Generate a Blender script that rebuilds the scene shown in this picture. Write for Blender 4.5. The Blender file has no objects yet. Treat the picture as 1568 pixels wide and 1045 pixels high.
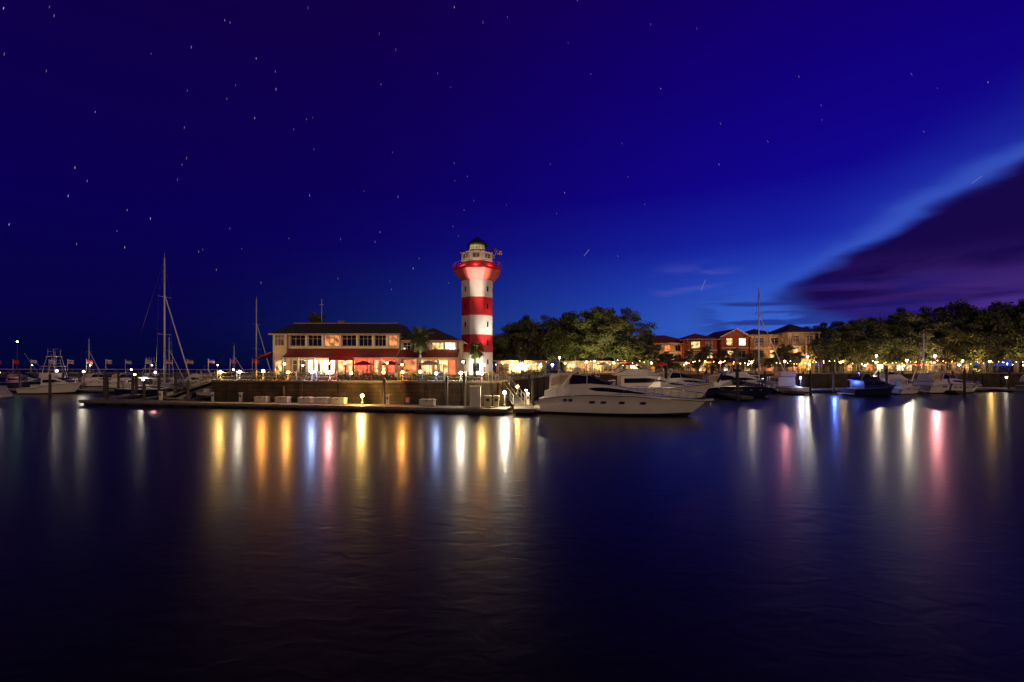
import bpy, math, random
import numpy as np
from mathutils import Vector, Matrix
random.seed(7)
R = random.Random(11)
scene = bpy.context.scene
def s2l(c):
    return tuple(((v/255.0)/12.92 if v/255.0 <= .04045 else ((v/255.0+.055)/1.055)**2.4) for v in c)

# ------------------------------------------------------------------ materials
def mat(name, col, rough=.6, var=.2, scale=2.0, metal=0.0, emit=None, es=0.0, bump=0.0, evar=0.0):
    m = bpy.data.materials.new(name); m.use_nodes = True
    nt = m.node_tree; b = nt.nodes['Principled BSDF']
    tc = nt.nodes.new('ShaderNodeTexCoord')
    n = nt.nodes.new('ShaderNodeTexNoise'); n.inputs['Scale'].default_value = scale; n.inputs['Detail'].default_value = 5
    nt.links.new(tc.outputs['Object'], n.inputs['Vector'])
    r = nt.nodes.new('ShaderNodeValToRGB')
    r.color_ramp.elements[0].position = .3; r.color_ramp.elements[1].position = .7
    r.color_ramp.elements[0].color = tuple(c*(1-var) for c in col)+(1,)
    r.color_ramp.elements[1].color = tuple(min(1, c*(1+var)) for c in col)+(1,)
    nt.links.new(n.outputs['Fac'], r.inputs['Fac'])
    nt.links.new(r.outputs['Color'], b.inputs['Base Color'])
    b.inputs['Roughness'].default_value = rough
    b.inputs['Metallic'].default_value = metal
    if emit:
        b.inputs['Emission Color'].default_value = tuple(emit)+(1,)
        b.inputs['Emission Strength'].default_value = es
        if evar > 0:
            n2 = nt.nodes.new('ShaderNodeTexNoise'); n2.inputs['Scale'].default_value = 1.3
            nt.links.new(tc.outputs['Object'], n2.inputs['Vector'])
            mr = nt.nodes.new('ShaderNodeMapRange')
            mr.inputs['From Min'].default_value = .35; mr.inputs['From Max'].default_value = .65
            mr.inputs['To Min'].default_value = es*(1-evar); mr.inputs['To Max'].default_value = es*(1+evar)
            nt.links.new(n2.outputs['Fac'], mr.inputs['Value'])
            nt.links.new(mr.outputs['Result'], b.inputs['Emission Strength'])
    if bump > 0:
        bp = nt.nodes.new('ShaderNodeBump'); bp.inputs['Strength'].default_value = bump
        bp.inputs['Distance'].default_value = .05
        nt.links.new(n.outputs['Fac'], bp.inputs['Height']); nt.links.new(bp.outputs['Normal'], b.inputs['Normal'])
    return m

WHITE = mat('white_gelcoat', (.70,.62,.50), .25, .06, .8)
CREAM = mat('cream_canvas', (.58,.50,.34), .6, .12, 1.5)
DECK = mat('deck_nonskid', (.5,.44,.34), .6, .1, 2)
DARKGL = mat('dark_glass', (.01,.012,.02), .08, .3, 1)
NAVY = mat('navy_paint', (.01,.015,.05), .3, .2, 1)
BOTTOM = mat('antifoul', (.02,.02,.03), .5, .3, 2)
STEEL = mat('stainless', (.6,.6,.6), .25, .1, 5, 1.0)
ALU = mat('mast_aluminium', (.62,.6,.55), .45, .1, 4, .2)
CANVAS = mat('dark_canvas', (.03,.035,.06), .8, .2, 3)
PLASTER = mat('cream_plaster', (.48,.36,.22), .85, .18, .8, bump=.2)
PLASTER2 = mat('beige_stucco', (.40,.26,.14), .85, .2, .6, bump=.2)
BRICKR = mat('red_stucco', (.40,.085,.035), .85, .25, .6, bump=.2)
TRIM = mat('white_trim', (.66,.59,.46), .6, .08, 3)
ROOFD = mat('brown_roof_shingle', (.045,.03,.022), .85, .4, 2.5, bump=.6)
ROOFR = mat('terracotta_roof', (.22,.035,.02), .8, .35, 2, bump=.6)
AWN = mat('red_awning', (.38,.014,.014), .75, .2, 2)
LHW = mat('lighthouse_white', (.70,.63,.53), .6, .1, .5, bump=.15)
LHR = mat('lighthouse_red', (.52,.008,.014), .55, .15, .5, bump=.15)
LHF = mat('gallery_soffit_lit_red', (.62,.10,.07), .6, .1, .5, bump=.15)  # tower red lightened so the floodlit soffit looks overexposed
BLACK = mat('black_iron', (.02,.02,.02), .5, .2, 4)
PAVE = mat('paving', (.2,.16,.12), .85, .25, .4, bump=.3)
GRASS = mat('dark_lawn', (.03,.045,.02), .95, .3, .3)
PILE = mat('wet_timber_pile', (.05,.035,.025), .8, .4, 3, bump=.6)
PLANK = mat('dock_planks', (.15,.125,.1), .8, .3, 2, bump=.4)
FLOAT = mat('dock_fascia', (.08,.06,.04), .8, .3, 3, bump=.4)
BARK = mat('oak_bark', (.09,.06,.04), .9, .35, 4, bump=.8)
PBARK = mat('palm_bark', (.17,.12,.08), .9, .35, 6, bump=.8)
YELL = mat('yellow_paint', (.5,.44,.2), .5, .2, 3)
REDP = mat('red_fabric', (.6,.02,.02), .7, .2, 3)
BLUEP = mat('blue_fabric', (.03,.06,.5), .7, .2, 3)
STEELPOLE = mat('painted_pole', (.05,.05,.045), .5, .2, 3)
RAILALU = mat('gangway_aluminium', (.3,.28,.24), .5, .2, 3, .3)
WINW = mat('window_warm', (.3,.2,.1), .3, .3, 1, emit=(1,.62,.25), es=1.1, evar=.95)
WINB = mat('window_bright', (.4,.35,.3), .3, .3, 1, emit=(1,.85,.6), es=2.6, evar=.7)
WINR = mat('window_red', (.4,.05,.05), .3, .3, 1, emit=(1,.12,.05), es=1.6, evar=.6)
WIND = mat('window_dim', (.03,.03,.04), .12, .3, 1, emit=(1,.55,.25), es=.05, evar=.9)
WINO = mat('window_orange', (.3,.1,.05), .3, .3, 1, emit=(1,.34,.1), es=.7, evar=.9)
def bulbmat(name, c, es):
    m = bpy.data.materials.new(name); m.use_nodes = True
    b = m.node_tree.nodes['Principled BSDF']
    b.inputs['Base Color'].default_value = (.8,.8,.8,1)
    b.inputs['Emission Color'].default_value = tuple(c)+(1,); b.inputs['Emission Strength'].default_value = es
    return m
COLS = {'y':(1,.60,.15),'o':(1,.40,.07),'w':(1,.86,.62),'b':(.42,.55,1),'p':(1,.38,.36),'B':(.1,.2,1),'g':(.5,1,.3),'r':(1,.1,.06)}
BULB = {k: bulbmat('lamp_glow_'+str(i), v, 40) for i,(k,v) in enumerate(COLS.items())}
TINY = {k: bulbmat('fairy_glow_'+str(i), COLS[k], 14) for i,k in enumerate('wyo')}

def foliage(name, c1, c2):
    m = bpy.data.materials.new(name); m.use_nodes = True
    nt = m.node_tree; b = nt.nodes['Principled BSDF']
    tc = nt.nodes.new('ShaderNodeTexCoord'); n = nt.nodes.new('ShaderNodeTexNoise')
    n.inputs['Scale'].default_value = .8; n.inputs['Detail'].default_value = 6
    oi = nt.nodes.new('ShaderNodeObjectInfo')
    r = nt.nodes.new('ShaderNodeValToRGB'); r.color_ramp.elements[0].position=.35; r.color_ramp.elements[1].position=.68
    r.color_ramp.elements[0].color = c1+(1,); r.color_ramp.elements[1].color = c2+(1,)
    nt.links.new(tc.outputs['Object'], n.inputs['Vector']); nt.links.new(n.outputs['Fac'], r.inputs['Fac'])
    hs = nt.nodes.new('ShaderNodeHueSaturation')
    mr = nt.nodes.new('ShaderNodeMapRange'); mr.inputs['To Min'].default_value=.75; mr.inputs['To Max'].default_value=1.25
    nt.links.new(oi.outputs['Random'], mr.inputs['Value']); nt.links.new(mr.outputs['Result'], hs.inputs['Value'])
    nt.links.new(r.outputs['Color'], hs.inputs['Color']); nt.links.new(hs.outputs['Color'], b.inputs['Base Color'])
    b.inputs['Roughness'].default_value = .75
    return m
LEAF = foliage('oak_leaves', (.035,.05,.013), (.13,.14,.04))
PLEAF = foliage('palm_leaves', (.05,.075,.02), (.12,.14,.05))
HEDGE = foliage('hedge_leaves', (.04,.06,.015), (.12,.14,.04))

def stone_mat():
    m = bpy.data.materials.new('seawall_blocks'); m.use_nodes = True
    nt = m.node_tree; b = nt.nodes['Principled BSDF']
    tc = nt.nodes.new('ShaderNodeTexCoord'); sp = nt.nodes.new('ShaderNodeSeparateXYZ'); cb = nt.nodes.new('ShaderNodeCombineXYZ')
    nt.links.new(tc.outputs['Object'], sp.inputs[0]); nt.links.new(sp.outputs['X'], cb.inputs['X']); nt.links.new(sp.outputs['Z'], cb.inputs['Y'])
    br = nt.nodes.new('ShaderNodeTexBrick'); br.inputs['Scale'].default_value = 1
    br.inputs['Brick Width'].default_value = 1.2; br.inputs['Row Height'].default_value = .42; br.inputs['Mortar Size'].default_value=.03
    br.inputs['Color1'].default_value=(.11,.066,.036,1); br.inputs['Color2'].default_value=(.065,.04,.024,1); br.inputs['Mortar'].default_value=(.03,.02,.012,1)
    nt.links.new(cb.outputs[0], br.inputs['Vector'])
    n = nt.nodes.new('ShaderNodeTexNoise'); n.inputs['Scale'].default_value=.9; n.inputs['Detail'].default_value=7
    nt.links.new(tc.outputs['Object'], n.inputs['Vector'])
    mx = nt.nodes.new('ShaderNodeMix'); mx.data_type='RGBA'; mx.blend_type='MULTIPLY'; mx.inputs[0].default_value=.9
    r = nt.nodes.new('ShaderNodeValToRGB'); r.color_ramp.elements[0].position=.3; r.color_ramp.elements[0].color=(.25,.25,.25,1); r.color_ramp.elements[1].position=.7; r.color_ramp.elements[1].color=(1.2,1.1,1.0,1)
    nt.links.new(n.outputs['Fac'], r.inputs['Fac'])
    nt.links.new(br.outputs['Color'], mx.inputs[6]); nt.links.new(r.outputs['Color'], mx.inputs[7])
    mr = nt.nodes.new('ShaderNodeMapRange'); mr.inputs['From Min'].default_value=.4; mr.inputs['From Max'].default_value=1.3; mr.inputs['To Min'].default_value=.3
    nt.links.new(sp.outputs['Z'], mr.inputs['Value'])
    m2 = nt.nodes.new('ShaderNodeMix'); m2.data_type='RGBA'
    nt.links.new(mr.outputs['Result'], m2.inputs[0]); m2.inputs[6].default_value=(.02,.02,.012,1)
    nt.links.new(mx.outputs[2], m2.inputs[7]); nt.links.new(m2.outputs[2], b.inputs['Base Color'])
    b.inputs['Roughness'].default_value=.9
    bp = nt.nodes.new('ShaderNodeBump'); bp.inputs['Strength'].default_value=.6; bp.inputs['Distance'].default_value=.06
    nt.links.new(n.outputs['Fac'], bp.inputs['Height']); nt.links.new(bp.outputs['Normal'], b.inputs['Normal'])
    return m
STONE = stone_mat()

# ------------------------------------------------------------------ mesh builder
class MB:
    def __init__(s): s.V=[]; s.F=[]; s.M=[]; s.S=[]; s.mats=[]
    def mi(s,m):
        if m not in s.mats: s.mats.append(m)
        return s.mats.index(m)
    def face(s,pts,m):
        i=len(s.V); s.V+= [tuple(p) for p in pts]; s.F.append(tuple(range(i,i+len(pts)))); s.M.append(s.mi(m)); s.S.append(False)
    def box(s,c,z,m,rot=0):
        hx,hy,hz=z[0]/2,z[1]/2,z[2]/2; ca,sa=math.cos(rot),math.sin(rot); i=len(s.V)
        for dz in (-hz,hz):
            for dx,dy in ((-hx,-hy),(hx,-hy),(hx,hy),(-hx,hy)):
                s.V.append((c[0]+dx*ca-dy*sa, c[1]+dx*sa+dy*ca, c[2]+dz))
        for f in ((3,2,1,0),(4,5,6,7),(0,1,5,4),(1,2,6,5),(2,3,7,6),(3,0,4,7)):
            s.F.append(tuple(i+k for k in f)); s.M.append(s.mi(m)); s.S.append(False)
    def beam(s,p0,p1,r0,m,r1=None,n=6):
        if r1 is None: r1=r0
        p0=Vector(p0);p1=Vector(p1);d=(p1-p0)
        if d.length<1e-6: return
        d.normalize(); a=d.orthogonal().normalized(); b=d.cross(a); i=len(s.V)
        for p,r in ((p0,r0),(p1,r1)):
            for k in range(n):
                t=2*math.pi*k/n; s.V.append(tuple(p+a*math.cos(t)*r+b*math.sin(t)*r))
        for k in range(n):
            k2=(k+1)%n; s.F.append((i+k,i+k2,i+n+k2,i+n+k)); s.M.append(s.mi(m)); s.S.append(n>6)
        s.F.append(tuple(i+k for k in reversed(range(n)))); s.M.append(s.mi(m)); s.S.append(False)
        s.F.append(tuple(i+n+k for k in range(n))); s.M.append(s.mi(m)); s.S.append(False)
    def lathe(s,c,prof,n,ph=0,smooth=False):
        base=len(s.V)
        for r,z,_ in prof:
            for k in range(n):
                t=ph+2*math.pi*k/n; s.V.append((c[0]+r*math.cos(t),c[1]+r*math.sin(t),c[2]+z))
        for j in range(len(prof)-1):
            for k in range(n):
                k2=(k+1)%n; s.F.append((base+j*n+k,base+j*n+k2,base+(j+1)*n+k2,base+(j+1)*n+k)); s.M.append(s.mi(prof[j][2])); s.S.append(smooth)
    def ball(s,c,r,m,n=8):
        pr=[(r*math.sin(math.pi*j/5)+1e-4,-r*math.cos(math.pi*j/5),m) for j in range(6)]
        s.lathe(c,pr,n,0,True)
    def grid(s,rows,mfun,smooth=True,close=False):
        i=len(s.V); nr=len(rows); nc=len(rows[0])
        for r in rows: s.V+=[tuple(p) for p in r]
        for a in range(nr-1):
            for b in range(nc-1 if not close else nc):
                b2=(b+1)%nc
                s.F.append((i+a*nc+b,i+(a+1)*nc+b,i+(a+1)*nc+b2,i+a*nc+b2)); s.M.append(s.mi(mfun(a,b))); s.S.append(smooth)
    def build(s,name,parent=None,loc=(0,0,0),rot=0):
        me=bpy.data.meshes.new(name); me.from_pydata(s.V,[],s.F)
        for m in s.mats: me.materials.append(m)
        me.polygons.foreach_set('material_index',s.M); me.polygons.foreach_set('use_smooth',s.S); me.update()
        o=bpy.data.objects.new(name,me); scene.collection.objects.link(o)
        o.location=loc; o.rotation_euler=(0,0,rot)
        if parent: o.parent=parent
        return o
def empty(name,loc,rot=0):
    o=bpy.data.objects.new(name,None); scene.collection.objects.link(o); o.location=loc; o.rotation_euler=(0,0,rot); return o
def dup(o,name,loc,rot=0,sc=1):
    q=bpy.data.objects.new(name,o.data); scene.collection.objects.link(q); q.location=loc; q.rotation_euler=(0,0,rot)
    q.scale=(sc,sc,sc) if not isinstance(sc,tuple) else sc; return q
def point(name,loc,col,P,r=.12,parent=None):
    l=bpy.data.lights.new(name,'POINT'); l.color=col; l.energy=P; l.shadow_soft_size=r
    o=bpy.data.objects.new(name,l); scene.collection.objects.link(o); o.location=loc
    if parent: o.parent=parent
    return o
def spot(name,loc,target,col,P,ang,blend=.6,r=.2,parent=None):
    l=bpy.data.lights.new(name,'SPOT'); l.color=col; l.energy=P; l.spot_size=math.radians(ang); l.spot_blend=blend; l.shadow_soft_size=r
    o=bpy.data.objects.new(name,l); scene.collection.objects.link(o); o.location=loc
    o.rotation_euler=(Vector(target)-Vector(loc)).to_track_quat('-Z','Y').to_euler()
    if parent: o.parent=parent
    return o

GZ=2.6
# ------------------------------------------------------------------ water
def water():
    m=bpy.data.materials.new('harbour_water'); m.use_nodes=True; nt=m.node_tree; b=nt.nodes['Principled BSDF']
    b2=nt.nodes.new('ShaderNodeBsdfPrincipled'); out=nt.nodes['Material Output']; ms=nt.nodes.new('ShaderNodeMixShader')
    tc=nt.nodes.new('ShaderNodeTexCoord')
    mp=nt.nodes.new('ShaderNodeMapping'); mp.inputs['Scale'].default_value=(.7,1.3,1); nt.links.new(tc.outputs['Object'],mp.inputs['Vector'])
    n2=nt.nodes.new('ShaderNodeTexNoise'); n2.inputs['Scale'].default_value=1.7; n2.inputs['Detail'].default_value=4; n2.inputs['Distortion'].default_value=.8
    nt.links.new(mp.outputs[0],n2.inputs['Vector'])
    bp=nt.nodes.new('ShaderNodeBump'); bp.inputs['Strength'].default_value=.22; bp.inputs['Distance'].default_value=.06
    nt.links.new(n2.outputs['Fac'],bp.inputs['Height'])
    for q,ro in ((b,.205),(b2,.35)):
        q.inputs['Base Color'].default_value=(.010,.0052,.004,1); q.inputs['IOR'].default_value=1.33
        q.inputs['Specular IOR Level'].default_value=.36; q.inputs['Specular Tint'].default_value=(1,.78,.56,1)
        q.inputs['Roughness'].default_value=ro; nt.links.new(bp.outputs['Normal'],q.inputs['Normal'])
    ms.inputs[0].default_value=.5
    nt.links.new(b.outputs[0],ms.inputs[1]); nt.links.new(b2.outputs[0],ms.inputs[2]); nt.links.new(ms.outputs[0],out.inputs['Surface'])
    w=MB(); S=5000; w.face([(-S,-S,0),(S,-S,0),(S,S,0),(-S,S,0)],m); w.build('water')
water()

# ------------------------------------------------------------------ land
poly=[(-33,50.7),(-2.4,46.9),(9.8,88.3),(190,108),(900,200),(900,900),(60,900),(-20,170),(-39,130),(-45.5,92)]
g=MB(); g.face([(x,y,GZ) for x,y in poly],PAVE); g.build('ground')
lawn=MB(); lawn.face([(14,104,GZ+.004),(190,121,GZ+.004),(500,400,GZ+.004),(40,400,GZ+.004)],GRASS); lawn.build('lawn')
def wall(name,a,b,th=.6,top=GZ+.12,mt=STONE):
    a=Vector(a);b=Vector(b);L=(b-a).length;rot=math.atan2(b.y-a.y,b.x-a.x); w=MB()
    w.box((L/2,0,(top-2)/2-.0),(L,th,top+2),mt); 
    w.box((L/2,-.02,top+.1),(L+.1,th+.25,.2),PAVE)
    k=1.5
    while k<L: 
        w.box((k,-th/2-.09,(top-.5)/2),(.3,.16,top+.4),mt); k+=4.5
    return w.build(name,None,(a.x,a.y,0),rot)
wall('seawall',(-33,50.5),(-2.2,46.5))
wall('seawall',(-2.2,46.5),(10,88))
wall('seawall',(10,88),(190,107.6))
wall('seawall',(-45.7,92),(-33,50.5))
wall('seawall',(-39.2,130),(-45.7,92))
def railing(name,a,b,h=1.0,step=2.2,z=GZ+.32,mt=STEELPOLE,off=.0):
    a=Vector(a);b=Vector(b);L=(b-a).length;d=(b-a)/L; r=MB(); n=int(L/step)
    for i in range(n+1):
        p=a+d*(L*i/n); r.beam((p.x,p.y,z),(p.x,p.y,z+h),.06,mt)
        if i<n:
            q=a+d*(L*(i+1)/n)
            for hh in (.45,.9):
                mid=(p+q)/2
                r.beam((p.x,p.y,z+hh),(mid.x,mid.y,z+hh-.12),.025,mt,n=4); r.beam((mid.x,mid.y,z+hh-.12),(q.x,q.y,z+hh),.025,mt,n=4)
    return r.build(name)
railing('quay_railing',(-32.8,50.7),(-2.4,46.8))
railing('quay_railing',(-2.0,47.5),(10.2,87.6))
railing('quay_railing',(11,88.2),(120,100.1),step=3)

# ------------------------------------------------------------------ lamps
def lamp(x,y,z0,zt,k,P,r=.13,name='street_lamp',arm=True,gr=None):
    e=empty(name,(x,y,z0)); h=zt-z0; m=MB()
    m.lathe((0,0,0),[(.14,0,STEELPOLE),(.14,.2,STEELPOLE),(.06,.3,STEELPOLE),(.045,h-.25,STEELPOLE),(.12,h-.2,STEELPOLE),(.14,h-.14,STEELPOLE),(.001,h-.13,STEELPOLE)],8)
    m.lathe((0,0,0),[(.02,h+.17,BLACK),(.16,h+.15,BLACK),(.03,h+.28,BLACK),(.001,h+.34,BLACK)],8)
    m.build('post',e)
    b=MB(); b.ball((0,0,h),(gr or r)*1.15,BULB[k]); b.build('globe',e)
    if P: point('light',(0,-.38,h+.02),COLS[k],P,r,e)
    return e
def wally(x): return 50.5-(x+33)*4/30.8
for x,k,P in [(-32.4,'y',380),(-30.1,'w',170),(-27.3,'o',400),(-24.4,'o',360),(-21.6,'b',330),(-19.6,'p',480),(-17.2,'y',0),(-13.6,'y',0),(-11.5,'o',360),(-9.6,'y',0),(-7.9,'b',170),(-5.3,'w',520),(-3.1,'y',320)]:
    lamp(x,wally(x)+.2,GZ+.3,3.75+R.uniform(-.1,.15),k,P)
for x,y,z,k,P in [(1.5,60,4.2,'y',80),(4.4,70,4.4,'w',80),(7,79,4.6,'w',0),(9.4,90,6.0,'w',500),(15,91.5,5.2,'w',0),(20.6,92,5.0,'y',100),(28.5,93,5,'w',0),
    (36,94,5,'p',260),(44,96,5.2,'p',1500),(50,95,5.2,'w',500),(57.5,96,5.4,'p',1900),(63,97,6.4,'w',800),(70,97,5.2,'y',0),(78.5,98,6.6,'w',1000),(85,98,5.6,'w',2600),(92,99,6.6,'p',3800),(99,100,5.5,'w',0),(106,101,5.4,'y',400)]:
    lamp(x,y,GZ,z,k,P,.16)
for x,y,z,k,P in [(19,105,5.5,'y',300),(47,111,5.5,'y',200),(80,110,5.5,'y',350),(96,113,5.5,'y',350),(112,116,5.5,'y',400),(2,96,5,'w',150),(-2,100,5,'y',0),(12,103,5,'y',250),(104,112,5.2,'o',0),(88,110,5.2,'y',0),(120,117,5.2,'y',0),(25,103,4.6,'w',0),(33,103,4.8,'y',0),(54,104,4.8,'w',0),(68,104,4.8,'y',0),(83,107,4.5,'w',0),(93,108,4.4,'y',0),(109,111,4.6,'w',0),(127,113,4.6,'y',0)]:
    lamp(x,y,GZ,z,k,P,.16)

# ------------------------------------------------------------------ lighthouse
def lighthouse():
    e=empty('lighthouse',(-7.0,92,0)); n=8; ph=math.radians(22.5); c=(0,0,0)
    s=MB(); r=3.32
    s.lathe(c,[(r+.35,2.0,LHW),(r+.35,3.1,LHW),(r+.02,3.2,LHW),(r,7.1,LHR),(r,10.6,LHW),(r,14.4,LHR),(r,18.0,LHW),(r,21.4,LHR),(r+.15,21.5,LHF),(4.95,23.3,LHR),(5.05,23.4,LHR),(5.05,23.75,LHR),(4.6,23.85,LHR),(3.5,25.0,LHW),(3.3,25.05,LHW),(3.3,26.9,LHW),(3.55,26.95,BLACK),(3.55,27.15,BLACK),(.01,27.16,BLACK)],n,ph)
    s.build('tower',e)
    w=MB()
    for zc in (5.2,9.0,12.6,16.2,19.6):
        for a in (-135,-45,0,180):
            t=math.radians(a); rr=r*math.cos(math.radians(22.5))+.02
            w.box((rr*math.cos(t),rr*math.sin(t),zc),(.3,.12,1.0),DARKGL,t+math.pi/2)
    for a in range(0,360,45):
        t=math.radians(a); rr=3.3*math.cos(math.radians(22.5))+.02
        w.box((rr*math.cos(t),rr*math.sin(t),26.1),(1.3,.12,.8),WIND,t+math.pi/2)
        w.box((rr*math.cos(t)*1.01,rr*math.sin(t)*1.01,26.1),(.08,.12,.8),LHW,t+math.pi/2)
    w.box((0,-3.3,3.7),(1.2,.3,2.2),DARKGL)
    w.build('windows',e)
    g=MB()
    for rr,z0,z1,kk in ((4.9,23.8,24.8,24),(3.4,27.15,28.1,16)):
        for k in range(kk):
            t=2*math.pi*k/kk; t2=2*math.pi*(k+1)/kk
            g.beam((rr*math.cos(t),rr*math.sin(t),z0),(rr*math.cos(t),rr*math.sin(t),z1),.04,LHR if rr>4 else BLACK,n=4)
            for zz in (z1,(z0+z1)/2): g.beam((rr*math.cos(t),rr*math.sin(t),zz),(rr*math.cos(t2),rr*math.sin(t2),zz),.035,LHR if rr>4 else BLACK,n=4)
    g.build('gallery_rails',e)
    l=MB(); gl=mat('lantern_glass',(.25,.3,.15),.2,.2,1,emit=(1,.72,.25),es=.35,evar=.5)
    l.lathe(c,[(1.55,27.16,LHW),(1.55,27.6,gl),(1.5,28.7,BLACK),(2.15,28.75,BLACK),(2.15,28.9,BLACK),(1.2,29.7,BLACK),(.3,30.4,BLACK),(.12,30.5,BLACK),(.12,30.9,BLACK),(.01,31.0,BLACK)],n,ph)
    for k in range(8):
        t=ph+math.pi*k/4; l.beam((1.57*math.cos(t),1.57*math.sin(t),27.5),(1.55*math.cos(t),1.55*math.sin(t),28.75),.06,LHW)
    l.build('lantern',e)
    sp=MB()
    for sx,z in ((-4.6,24.9),(4.4,25.1),(3.6,27.8)):
        sp.beam((sx*.8,0,z-.9),(sx,0,z-.1),.06,BLACK); sp.box((sx,0,z),(.55,.4,.5),LHR)
    sp.build('loudspeakers',e)
    fl=MB(); fl.beam((3.3,-.6,26),(4.0,-.8,27.6),.05,TRIM)
    for k in range(7):
        z=27.5-k*.12
        for q in range(4): fl.box((4.15+q*.24,-.8+.05*math.sin(q*1.5),z-q*.04),(.25,.03,.12),REDP if k%2==0 else TRIM)
    fl.box((4.2,-.88,27.3),(.45,.02,.45),BLUEP); fl.build('flag',e)
    hs=MB()
    for x,y in ((-5.5,-7),(3.5,-8),(1.5,-6),(0,-7)):
        hs.box((x,y-.3,2.8),(.4,.3,.3),BLACK)
    hs.build('floodlight_housings',e)
    spot('floodlight_1',(-5.5,-7,3.0),(-.5,0,18),(1,.76,.50),3400,50,.8,.2,e)
    spot('floodlight_2',(3.5,-8,3.0),(1.8,-2,12.5),(1,.93,.82),14000,28,1,.2,e)
    spot('floodlight_3',(1.5,-6.5,3.0),(.4,-3.8,22.6),(1,.86,.72),70000,17,1,.2,e)
    spot('floodlight_4',(0,-7,3.0),(0,0,5.5),(1,.9,.7),2600,70,.8,.2,e)
    for x in (-3,0,3): point('drum_fill',(x,-4.45+abs(x)*.35,24.3),(1,.75,.5),50,.1,e)  # lamps added at gallery level to brighten the upper drum
    point('lantern_light',(0,0,28.2),(1,.8,.4),10,.2,e)
lighthouse()

# ------------------------------------------------------------------ buildings
def window(m,x,y,z,w,h,pane,fr=TRIM,nx=2):
    m.box((x,y-.03,z),(w,.05,h),pane); t=.09
    m.box((x,y-.06,z+h/2+t/2),(w+2*t,.1,t),fr); m.box((x,y-.07,z-h/2-t/2),(w+2*t+.1,.14,t),fr)
    m.box((x-w/2-t/2,y-.06,z),(t,.1,h),fr); m.box((x+w/2+t/2,y-.06,z),(t,.1,h),fr)
    for k in range(1,nx): m.box((x-w/2+w*k/nx,y-.065,z),(.06,.06,h),fr)
    m.box((x,y-.062,z+h*.18),(w,.05,.05),fr)
def hip(m,x0,x1,y0,y1,z,rise,oh,mt,gable=False,fasc=TRIM):
    x0-=oh;x1+=oh;y0-=oh;y1+=oh; D=(y1-y0)/2; ins=0 if gable else min(D,(x1-x0)/2-.05); ym=(y0+y1)/2
    a,b,c,d=(x0,y0,z),(x1,y0,z),(x1,y1,z),(x0,y1,z); r0=(x0+ins,ym,z+rise); r1=(x1-ins,ym,z+rise)
    m.face([a,b,r1,r0],mt); m.face([c,d,r0,r1],mt); m.face([b,c,r1],mt); m.face([d,a,r0],mt)
    m.face([(x0,y0,z-.01),(x0,y1,z-.01),(x1,y1,z-.01),(x1,y0,z-.01)],fasc)
    m.box(((x0+x1)/2,y0-.02,z-.12),(x1-x0+.1,.06,.26),fasc); m.box((x0-.02,ym,z-.12),(.06,y1-y0,.26),fasc); m.box((x1+.02,ym,z-.12),(.06,y1-y0,.26),fasc)
    m.beam(r0,r1,.12,mt)

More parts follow.
